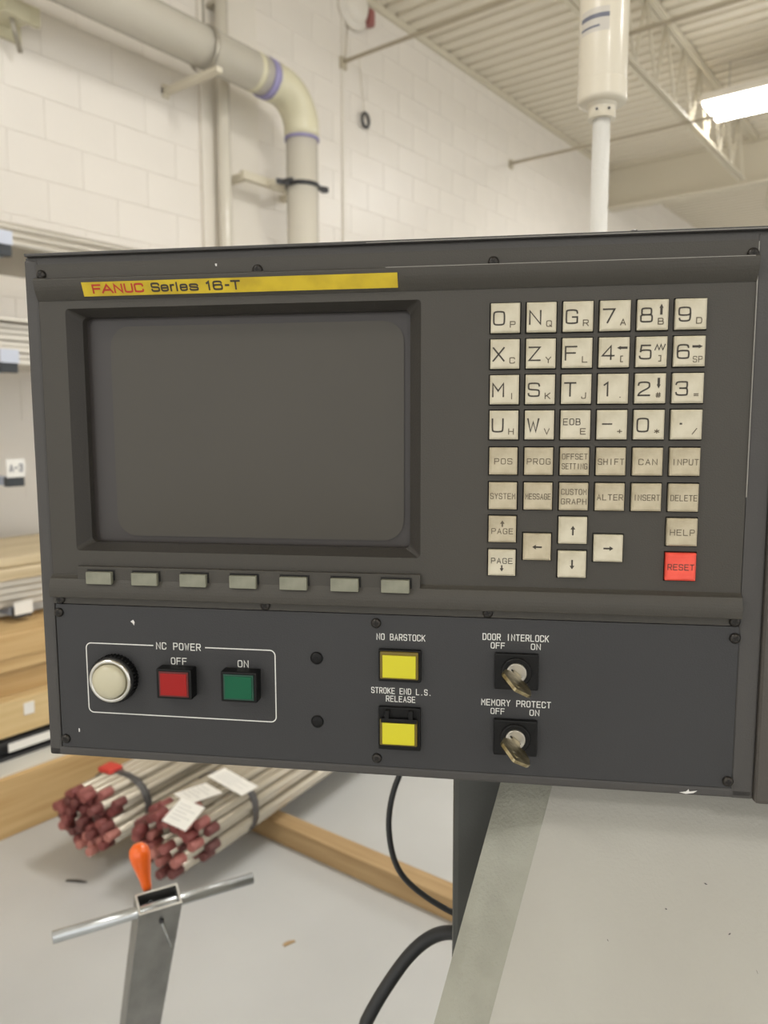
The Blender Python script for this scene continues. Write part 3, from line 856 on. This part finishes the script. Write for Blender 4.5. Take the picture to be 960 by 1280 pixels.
# ---- soft keys
cbox(-251.5, -45.0, 140.4, 153.8, -2, 3.2, .4).build('softkey_strip', M['unit'], con)
m2 = MB()
for u in [-239.6, -210.6, -180.2, -149.6, -119.2, -89, -59.6]:
    u = -3 + (u + 3) * .987
    a, c = P(u - 8.5, 146.8 + 4.4, 3.3), P(u + 9.1, 146.8 - 4.7, 3.0); m2.box(a.x, c.x, a.y, c.y, a.z, c.z)
m2.build('softkey_slots', M['dark_gap'], con)
sk = MB(); sk.bbox(-.008, .008, -.0032, .0, -.0037, .0037, b=.0005)
sk_me = None
for u in [-239.6, -210.6, -180.2, -149.6, -119.2, -89, -59.6]:
    u = -3 + (u + 3) * .987
    if sk_me is None:
        o = sk.build('soft_key', M['softkey'], con); sk_me = o.data; o.location = P(u, 146.8, 3.2)
    else: o = inst('soft_key', sk_me, con, P(u, 146.8, 3.2))

# ---- keycaps
cap_me = {}
def cap(w, h, m):
    k = (w, h, m)
    if k not in cap_me:
        q = MB()
        hw, hh = w / 2000, h / 2000
        # skirt, chamfer, slightly dished top
        lv = [(0, .0012), (0, -.0022), (.0009, -.0029), (.0017, -.0029), (.0026, -.00282)]
        vs = []
        for ins, yy in lv:
            for sx, sz in ((-1, -1), (1, -1), (1, 1), (-1, 1)):
                vs.append((sx * (hw - ins), yy, sz * (hh - ins)))
        fs = []
        for i in range(len(lv) - 1):
            for j in range(4):
                a, b = i * 4 + j, i * 4 + (j + 1) % 4
                fs.append((a, b, b + 4, a + 4))
        fs.append((16, 17, 18, 19))
        q.add(vs, fs)
        o = q.build('key', M[m], con)
        cap_me[k] = o.data
        return o
    return inst('key', cap_me[k], con)
def KT(a, b): return (a / 1000, -.00296, -b / 1000)
for (u, v, w, h, sp, m) in keys:
    o = cap(w, h, m); o.location = P(u, v, 0)
    if m == 'key_red': o['label'] = 'red reset key'
    big, small = MB(), MB()
    if sp[0] == 'd':
        a, s = sp[1], sp[2]
        if a == 'EOB': text(big, a, -2.0, -1.6, 3.1, 8.6, .42, KT)
        elif a == '-': text(big, a, -2.6, -.4, 7.0, 5.4, .75, KT)
        elif a == '.': text(big, a, -3.0, -.6 - 2.6, 5.5, 4.4, .95, KT)
        elif a == '1': text(big, a, -3.3, .2, 6.8, 5.2, .85, KT)
        else: text(big, a, -3.3, .2, 6.8, 5.6, .85, KT)
        ch, arr = s, None
        if len(s) > 1 and s[-1] in '^<>vw': ch, arr = s[:-1], s[-1]
        if ch == 'SP': text(small, ch, 4.0, 4.2, 2.9, 4.4, .38, KT)
        elif ch == '.': text(small, ch, 3.6, 3.0, 3.0, 2.6, .5, KT)
        else: text(small, ch, 3.9, 3.5, 2.9, 2.5, .50, KT)
        if arr == '^': arrow(big, 4.0, -2.6, 5.6, 2.0, 2.2, 1.2, 90, KT)
        if arr == 'v': arrow(big, 4.0, -2.6, 5.6, 2.0, 2.2, 1.2, 270, KT)
        if arr == '<': arrow(big, 3.9, -2.2, 5.4, 2.0, 2.0, 1.2, 180, KT)
        if arr == '>': arrow(big, 3.7, -2.3, 5.2, 2.0, 2.0, 1.2, 0, KT)
        if arr == 'w':
            for st in strokes('w'): ribbon(big, [(1.5 + x / 4.2 * 5.0, -2.2 + 1.7 - y / 6 * 3.4) for x, y in st], .6, KT)
    elif sp[0] == 'w':
        lines = sp[1].split('/')
        if len(lines) == 1:
            n = len(lines[0]); text(big, lines[0], 0, .1, 2.9, min(2.9 * n + .6, 13.2), .40, KT)
        else:
            for ln, vv in zip(lines, (-2.6, 2.6)): text(big, ln, 0, vv, 2.8, 13.0, .38, KT)
    elif sp[0] == 'pu':
        text(big, 'PAGE', 0, 1.0, 2.8, 11.4, .40, KT); arrow(big, 0, -3.2, 3.6, 2.4, 1.9, .8, 90, KT)
    elif sp[0] == 'pd':
        text(big, 'PAGE', 0, -1.2, 2.8, 11.4, .40, KT); arrow(big, 0, 3.0, 3.6, 2.2, 1.9, .8, 270, KT)
    elif sp[0] == 'a':
        arrow(big, 0, 0, 5.2, 2.6, 2.0, .9, sp[1], KT)
    worn = m != 'key' or sp[0] in ('pu', 'pd')
    lg = big.build('legend', M['ink_worn'] if (worn and m == 'key_dirty' and sp[0] != 'a') else M['ink'], o, normals=False)
    if small.v: small.build('second_legend', M['ink_worn'], o, normals=False)

# ---- yellow sticker on the hood slope
def SL(u, v, lift=.25):                      # plane lying across the hood's slope
    t = (v + 26.2) / 10.8
    return P(u, v, 5.1 + (.5 - 5.1) * t + 1.05 + lift)
m2 = MB()
VS = [-24.3 + 7.4 * k / 8 for k in range(9)]
vv = [SL(u, v, .30) for v in VS for u in (-239.3, -57.6)]
m2.add(vv, [(2 * i, 2 * i + 1, 2 * i + 3, 2 * i + 2) for i in range(8)], 0, True)
stk = m2.build('name_sticker', M['sticker'], con, normals=False)
def sticker_text(glyphs, m, nm, lw=1.0, vb=-18.2, cap=4.9):
    q = MB()
    for ch, a, b in glyphs:
        ua, ub = -233.4 + (a - 328) * .1682 + lw / 2, -233.4 + (b - 328) * .1682 - lw / 2
        for st in strokes(ch):
            pts = [(ua + x / 4 * (ub - ua), vb - lw / 2 - y / 6 * (cap - lw)) if ch not in '1i' else ((ua + ub) / 2 + (x - 2.2) * .9, vb - lw / 2 - y / 6 * (cap - lw)) for x, y in st]
            ribbon(q, pts, lw, lambda u, v: SL(u, v, .36))
    q.build(nm, m, stk, normals=False)
sticker_text([('F', 328, 361), ('A', 361, 403), ('N', 406, 438), ('U', 443, 475), ('C', 479, 513)], M['st_red'], 'red_lettering')
sticker_text([('S', 539, 570), ('e', 573, 601), ('r', 606, 624), ('i', 628, 634), ('e', 640, 668), ('s', 673, 706), ('1', 734, 750), ('6', 755, 790), ('-', 796, 814), ('T', 817, 851)], M['st_black'], 'black_lettering')

# ---- screws
def screw_mesh():
    q = MB(); q.lathe([(2.9e-3, 0), (2.9e-3, .7e-3), (2.3e-3, 1.5e-3), (1.5e-3, 1.9e-3)], (0, 0, 0), (0, -1, 0), 20)
    return q
sc_me = None
crs = MB(); crs.box(-.0016, .0016, -.00205, -.0018, -.00035, .00035); crs.box(-.00035, .00035, -.00206, -.0018, -.0016, .0016)
cr_me = None
for (u, v, w) in [(-266.3, -30.0, .8), (-136.4, -29.0, .8), (-6.7, -29.0, .8), (123.4, -29.0, .8),
                  (-264.6, 161.4, .8), (-135.8, 161.2, .8), (-7.3, 161.3, .8), (123.4, 161.6, .8),
                  (-265.9, 169.6, 1.0), (-265.4, 249.6, 1.0), (-70.5, 169.3, 1.0), (-70.3, 249.8, 1.0), (123.9, 170.7, 1.0), (123.9, 250.9, 1.0)]:
    if sc_me is None:
        o = screw_mesh().build('screw', M['screw'], con); sc_me = o.data; x = crs.build('cross_slot', M['dark_gap'], o); cr_me = x.data
        o.location = P(u, v, w)
    else:
        o = inst('screw', sc_me, con, P(u, v, w)); inst('cross_slot', cr_me, o)
    o.rotation_euler = (0, random.uniform(0, 1.5), 0)
m2 = MB(); m2.lathe([(.0028, 0), (.0028, .0012), (.0018, .002)], P(66, -42.1, -6), (0, 0, 1), 16); m2.build('top_screw', M['screw'], con)

# ---- operator plate
cbox(-268.0, 126.0, 164.4, 254.8, -10, 1.0, .25).build('operator_plate', M['plate'], con)
cbox(126.02, 126.4, -35, 95, -2, .9, 0).build('worn_edge_highlight', M['plate_edge'], con)
cbox(-64, 123.6, -27.35, -27.05, 4.2, 5.25, 0).build('worn_edge_highlight', M['plate_edge'], con)  # bright strip: worn crest paint plus its highlight, painted in
cbox(-262, -64, -27.3, -27.15, 4.6, 5.2, 0).build('worn_edge_highlight', M['side'], con)  # dimmer left part of the painted crest highlight
cbox(-75, 299, -41.25, -40.95, 1.6, 2.4, 0).build('worn_edge_highlight', M['plate_edge'], con)  # highlight line of the top lip, laid in as a pale worn strip
def PL(u, v): return P(u, v, 1.03)
for (wd, cu, cv, hh, ww, lw) in (('NC POWER', -190.2, 188.0, 3.9, 27.5, .52), ('OFF', -190.2, 197.0, 3.8, 9.4, .52), ('ON', -150.2, 196.9, 3.8, 6.2, .52),
        ('NO BARSTOCK', -56.3, 177.2, 3.4, 27.6, .46), ('STROKE END L.S.', -56.0, 209.0, 3.2, 34.6, .44), ('RELEASE', -56.4, 213.7, 3.2, 16.6, .44),
        ('DOOR INTERLOCK', 8.2, 174.9, 3.4, 36, .48), ('OFF', -1.5, 179.8, 3.1, 7.4, .46), ('ON', 19.4, 179.7, 3.1, 5.0, .46),
        ('MEMORY PROTECT', 9.0, 212.9, 3.3, 38.2, .48), ('OFF', -1.1, 217.9, 3.1, 7.4, .46), ('ON', 19.4, 217.8, 3.1, 5.0, .46)):
    t = MB(); text(t, wd, cu, cv, hh, ww, lw, PL)
    t.build('printed_legend', M['white_ink'], con, normals=False)['label'] = 'white lettering ' + wd
t = MB()
rr = rrect(-249.3, -130.6, 188.0, 231.6, 3.2)
# start at the gap right of the title, go round, end at its left
top_i = [(-173.2, 188.0)] + rr + [(-206.3, 188.0)]
ribbon(t, top_i, .62, PL)
t.build('printed_outline', M['white_ink'], con, normals=False)['label'] = 'white outline round the power buttons'
def chips(lst, nm='paint_chip'):
    for (u, v, w, pts) in lst:
        q = MB(); q.add([P(u + a, v + b, w) for a, b in pts], [tuple(range(len(pts)))]); q.build(nm, M['chip'], con, normals=False)
chips([(-218.4, 174.4, 1.04, [(-1.6, -.6), (.2, -1.8), (1.1, -.2), (.6, 1.7), (-.2, .4)]), (-256.6, 243.7, 1.04, [(-.3, -1.2), (.5, -1), (.4, 1.1), (-.2, 1.2)]),
       (103.6, 258.6, .04, [(-4.5, .9), (-1, .2), (.4, -1.2), (.8, .1), (5, -.6), (3, .9), (-1, 1.6)]), (-160.5, -24.5 - 8, .84, [(-.6, -.7), (.6, -.6), (.5, .8), (-.4, .6)])])

# pilot lamp
pl = MB(); pl.lathe([(14.2e-3, 0), (14.2e-3, 5.5e-3), (13.6e-3, 6e-3)], P(-230.7, 208.7, 1), (0, -1, 0), 48)
o = pl.build('pilot_lamp', M['black'], con); o['label'] = 'round cream pilot lamp in a chrome ring'
k = MB(); k.lathe([(13.4e-3, 5.5e-3), (13.4e-3, 7.6e-3), (12.6e-3, 8.6e-3), (10.9e-3, 8.4e-3), (10.5e-3, 6.5e-3)], P(-230.7, 208.7, 1), (0, -1, 0), 48, caps=False); k.build('chrome_ring', M['chrome'], o)
k = MB()
for i in range(40):
    a = 2 * PI * i / 40
    c = P(-230.7, 208.7, 1) + Vector((14.2e-3 * math.cos(a), 0, 14.2e-3 * math.sin(a)))
    k.cyl(c, c + Vector((0, -5e-3, 0)), .6e-3, 5)
k.build('knurling', M['black'], o)
k = MB(); k.lathe([(10.6e-3, 6e-3), (10.4e-3, 9.4e-3), (9.4e-3, 10.9e-3), (7.2e-3, 12.0e-3), (4e-3, 12.6e-3), (.6e-3, 12.8e-3)], P(-230.7, 208.7, 1), (0, -1, 0), 40); k.build('lens', M['cream'], o)

def button(u, v, hw, hh, hgt, lw, lh, rim, face, lab, deep=.0):
    a, c = P(u - hw, v + hh, 1 + hgt), P(u + hw, v - hh, 1)
    q = MB(); q.bbox(a.x, c.x, a.y, c.y, a.z, c.z, b=.0009)
    o = q.build('push_button', M['black'], con); o['label'] = lab
    a, c = P(u - lw, v + lh, 1 + hgt + .5), P(u + lw, v - lh, hgt)
    q = MB(); q.bbox(a.x, c.x, a.y, c.y, a.z, c.z, b=.0004); q.build('lens_rim', M[rim], o)
    a, c = P(u - lw + 1.0, v + lh - 1.0, 1 + hgt + .9), P(u + lw - 1.0, v - lh + 1.0, hgt)
    q = MB(); q.bbox(a.x, c.x, a.y, c.y, a.z, c.z, b=.0003); q.build('lens', M[face], o)
    return o
button(-190.0, 208.4, 10.9, 9.1, 8.6, 9.1, 7.6, 'red_rim', 'red_lens', 'red power off push button')
button(-150.3, 208.3, 10.9, 9.1, 8.6, 9.1, 7.6, 'green_rim', 'green_lens', 'green power on push button')
def ybutton(u, v, hw, hh, lu, lv, lw, lh, lab, flap):
    q = MB(); a, c = P(u - hw, v + hh, 4.2), P(u + hw, v - hh, 1); q.bbox(a.x, c.x, a.y, c.y, a.z, c.z, b=.0008)
    o = q.build('push_button', M['black'], con); o['label'] = lab
    q = MB(); a, c = P(lu - lw - 1.5, lv + lh + 1.0, 6.2), P(lu + lw + 1.4, lv - lh - 1.8, 4); q.bbox(a.x, c.x, a.y, c.y, a.z, c.z, b=.0006); q.build('lens_rim', M['yellow_rim'], o)
    q = MB(); a, c = P(lu - lw, lv + lh, 7.0), P(lu + lw, lv - lh, 4); q.bbox(a.x, c.x, a.y, c.y, a.z, c.z, b=.0004); q.build('lens', M['yellow_lens'], o)
    if flap:
        q = MB()
        for s in (-8.0, 5.6):
            a, c = P(u + s, v - hh + 5.5, 8), P(u + s + 2.6, v - hh + .8, 4); q.bbox(a.x, c.x, a.y, c.y, a.z, c.z, b=.0005)
        a, c = P(u - 10.4, v - hh + 8.4, 6.6), P(u + 10.4, v - hh + 5.8, 4); q.bbox(a.x, c.x, a.y, c.y, a.z, c.z, b=.0005)
        q.build('hinge', M['black'], o)
ybutton(-56.6, 193.2, 12.2, 9.4, -56.6, 192.9, 9.5, 6.5, 'upper yellow no barstock push button', False)
ybutton(-56.8, 230.4, 12.2, 12.7, -57.0, 232.4, 9.3, 6.3, 'lower yellow stroke end release push button with hinged guard', True)
# blind plugs
for v in (191.4, 229.7):
    q = MB(); q.lathe([(3.7e-3, 0), (3.7e-3, .5e-3), (2.9e-3, 1.2e-3), (1.2e-3, 1.6e-3)], P(-105.6, v, 1), (0, -1, 0), 24); q.build('blind_plug', M['black'], con)
# key switches
for (v, lab) in ((193.6, 'upper key switch for the door interlock'), (231.9, 'lower key switch for the memory protect')):
    u = 8.9
    q = MB(); a, c = P(u - 12.1, v + 10.3, 4.6), P(u + 12.1, v - 10.3, 1); q.bbox(a.x, c.x, a.y, c.y, a.z, c.z, b=.0008)
    q.lathe([(8.4e-3, 0), (8.4e-3, .8e-3), (7.6e-3, 1.3e-3)], P(u, v, 4.6), (0, -1, 0), 32)
    o = q.build('key_switch', M['black'], con); o['label'] = lab
    q = MB(); q.lathe([(5.6e-3, 0), (5.6e-3, 1.6e-3), (5.2e-3, 2.0e-3)], P(u, v, 5.2), (0, -1, 0), 32); q.build('lock_cylinder', M['lock'], o)
    q = MB(); ca, sa = math.cos(R_(39)), math.sin(R_(39))
    q.add([P(u + a * ca - b * sa, v + a * sa + b * ca, 7.26) for a, b in ((-3.6, -.45), (3.6, -.45), (3.6, .45), (-3.6, .45))], [(0, 1, 2, 3)])
    q.build('key_slot', M['dark_gap'], o, normals=False)

# the two keys (they can be pulled out: things of their own)
def cutkey(u, v, rot, lab):
    W = Matrix.Translation(KO) @ Matrix.Rotation(YAW, 4, 'Z')
    org = W @ P(u, v, 7.3)
    k = thing('metal_key', lab, 'key', tuple(org), YAW, 'keys in the switch locks')
    poly = [(-2.6, .2), (-2.6, 6.6), (-5.8, 7.8), (-8.8, 12), (-10.2, 19.5), (-9.6, 21.0), (-2.6, 28.6), (-1.4, 29.2), (7.2, 22.5), (8.8, 20), (8.8, 13), (6.2, 7.8), (2.6, 6.6), (2.6, .2)]
    a_ = R_(rot)
    def fn(s, w, h): return Vector((s * math.cos(a_) - h * math.sin(a_) * -1 * 0 + h * math.sin(a_), -w, -(s * math.sin(a_)) + h * math.cos(a_))) / 1000
    q = MB(); q.prism(poly, -.9, .9, fn)
    o = q.build('key_bow', M['brass'], k)
    q = MB(); q.lathe([(1.5e-3, -.98e-3), (2.4e-3, -.98e-3), (2.4e-3, .98e-3), (1.5e-3, .98e-3)], fn(-1, 22, 0), fn(0, 0, 1), 16, caps=False); q.build('key_ring_hole', M['brass'], k)
cutkey(8.9, 193.6, 39, 'brass key standing in the upper door interlock switch')
cutkey(8.9, 231.9, 39, 'brass key standing in the lower memory protect switch')

# ---- post under the console
W = Matrix.Translation(KO) @ Matrix.Rotation(YAW, 4, 'Z')
po = thing('console_post', 'dark grey square steel post carrying the control console', 'post', tuple(W @ P(10, 1507, -105) ), YAW)
po.location.z = 0
m2 = MB(); m2.bbox(-.040, .040, -.030, .030, 0.01, KO.z - .0015, b=.004); m2.build('column', M['post'], po)
m2 = MB(); m2.bbox(-.09, .09, -.08, .08, 0, .01, b=.002); m2.build('base_plate', M['post'], po)

# ---- sloping machine cover below the console
mc = thing('machine_cover', 'pale grey sloping sheet metal machine cover below the console', 'machine cover', tuple(W @ P(150, 1507, -200)), YAW)
mc.location.z = 0
off = mc.location.copy()
Mi = (Matrix.Translation(off) @ Matrix.Rotation(YAW, 4, 'Z')).inverted() @ W
def Q(u, v, w): return Mi @ P(u, v, w)
def pw(v): return -40 + .7 * (v - 275)
def l2(v): return 32.8 - .352 * (v - 279.6)
def l1(v): return 1.0 - .33 * (v - 280)
v0, v1 = 262.5, 620
def slab(pts, name, m, th=.0025):
    """pts 4 corners; thickness inward (away from the viewer)"""
    n = (pts[1] - pts[0]).cross(pts[3] - pts[0]).normalized()
    if n.y < 0: n = -n
    q = MB(); vs = pts + [p + n * th for p in pts]
    q.add(vs, [(0, 1, 2, 3), (4, 5, 6, 7), (0, 1, 5, 4), (1, 2, 6, 5), (2, 3, 7, 6), (3, 0, 4, 7)])
    return q.build(name, m, mc)
camp = Vector((-2.94, 56.5, 425.86))      # nominal viewing point in console mm, only used to choose the fold depth
def pushed(u, v, w, k):
    d = Vector((u, v, w)) - camp
    e_ = camp + d * k
    return Q(e_.x, e_.y, e_.z)
slab([Q(l2(v0), v0, pw(v0)), Q(330, v0, pw(v0)), Q(330, v1, pw(v1)), Q(l2(v1), v1, pw(v1))], 'front_sheet', M['cover'])
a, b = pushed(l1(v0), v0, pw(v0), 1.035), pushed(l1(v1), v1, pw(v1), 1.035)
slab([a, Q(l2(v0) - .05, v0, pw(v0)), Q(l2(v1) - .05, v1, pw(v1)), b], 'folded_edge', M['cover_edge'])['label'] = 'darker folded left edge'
q = MB(); c1, c2 = Q(60, 1507, pw(v1) - 3), Q(330, v1, -40)
q.box(c1.x, c2.x, c1.y, c2.y + .9, 0, c2.z - .005); q.build('machine_body', M['cover'], mc)
q = MB(); c1, c2 = Q(60, 300, -50), Q(330, 300, -900)
q.box(c1.x, c2.x, c1.y, c2.y, Q(0, v1, 0).z, c1.z - .03); q.build('machine_bed', M['cover'], mc)
for (u_, v_, a_, l_) in ((118, 318, .3, 2.2), (128, 338, -.4, 1.8), (95, 330, .1, 1.4), (62, 345, .8, 1.2), (140, 352, 1.2, 2.0)):
    q = MB(); dx, dz = math.cos(a_) * l_ / 2, math.sin(a_) * l_ / 2
    def g(a, b): return Q(u_ + a, v_ + b, pw(v_ + b) + .15)
    q.add([g(-dx, -dz), g(0, .35), g(dx, dz), g(0, -.35)], [(0, 1, 2, 3)]); q.build('paint_nick', M['dark_steel'], mc, normals=False)

# ---- signal lamp on its pole, behind the console
sl = thing('signal_lamp', 'beige cylindrical lamp head on a thin white pole rising behind the console', 'lamp', (-.3885, .9525, .8))
MB().cyl((0, 0, .39), (0, 0, 1.03), .0105, 24).build('pole', M['braid'], sl)
m2 = MB(); m2.lathe([(.0165, 1.021), (.0165, 1.0210), (.0165, 1.034), (.0165, 1.0345), (.0180, 1.035), (.0180, 1.05)], (0, 0, 0), (0, 0, 1), 28); m2.build('collar', M['beige'], sl)
m2 = MB(); m2.lathe([(.019, 1.0385), (.0268, 1.0390), (.0288, 1.0405), (.0296, 1.0435), (.0296, 1.044), (.0296, 1.062), (.0296, 1.0625), (.0288, 1.063), (.0288, 1.0635), (.0290, 1.065), (.0290, 1.42)], (0, 0, 0), (0, 0, 1), 48); m2.build('head', M['beige'], sl)
vd = Vector((.39, -.951, 0)).normalized(); sd = Vector((vd.y, -vd.x, 0))
def cyl_patch(a0, a1, z0_, z1_, rr_, nm, m):
    q = MB(); vs = []
    for k in range(9):
        a = R_(a0 + (a1 - a0) * k / 8)
        d = vd * math.cos(a) + Vector((-vd.y, vd.x, 0)) * math.sin(a)
        vs += [d * rr_ + Vector((0, 0, z0_)), d * rr_ + Vector((0, 0, z1_))]
    q.add(vs, [(2 * i, 2 * i + 1, 2 * i + 3, 2 * i + 2) for i in range(8)], 0, True)
    return q.build(nm, m, sl, normals=False)
lb = cyl_patch(-62, 12, 1.112, 1.139, .0292, 'maker_label', mat('label_beige', srgb(206, 200, 190), .5))
k1 = cyl_patch(-62, 12, 1.127, 1.132, .0293, 'label_stripe', M['label_grey']); k1.parent = lb
k2 = cyl_patch(-62, -10, 1.117, 1.1195, .0293, 'label_text', M['label_grey']); k2.parent = lb
m2 = MB(); m2.cyl((0, 0, .38), (0, 0, .39), .04, 20); m2.build('pole_base', M['beige'], sl)
for a in (-20, 30):
    m2 = MB(); d = vd * math.cos(R_(a)) + Vector((-vd.y, vd.x, 0)) * math.sin(R_(a)); m2.cyl(d * .016 + Vector((0, 0, 1.029)), d * .0178 + Vector((0, 0, 1.029)), .0016, 8); m2.build('set_screw', M['dark_steel'], sl)

# ---- cables
def smooth_path(pts, n=3):
    p = [Vector(q) for q in pts]
    for _ in range(n):
        q = [p[0]]
        for i in range(len(p) - 1):
            q += [p[i] * .75 + p[i + 1] * .25, p[i] * .25 + p[i + 1] * .75]
        q.append(p[-1]); p = q
    return p
o = MB().tube(smooth_path([(-.355, .535, 1.29), (-.40, .60, 1.26), (-.418, .585, 1.13), (-.430, .568, 1.08), (-.424, .566, 1.03), (-.408, .576, 1.0), (-.36, .60, .972), (-.29, .62, .97)]), .0029, 10).build('thin_cable', M['cable'])
tag(o, 'thin black cable looping down behind the dark post', 'cable')
o = MB().tube(smooth_path([(-.32, .58, .97), (-.37, .592, .965), (-.40, .575, .945), (-.425, .548, .895), (-.44, .53, .85), (-.45, .52, .5), (-.46, .56, .04), (-.5, .7, .012), (-.6, .8, .012)]), .0066, 14).build('thick_cable', M['cable'])
tag(o, 'thick black cable hanging in front of the floor, left of the post', 'cable')
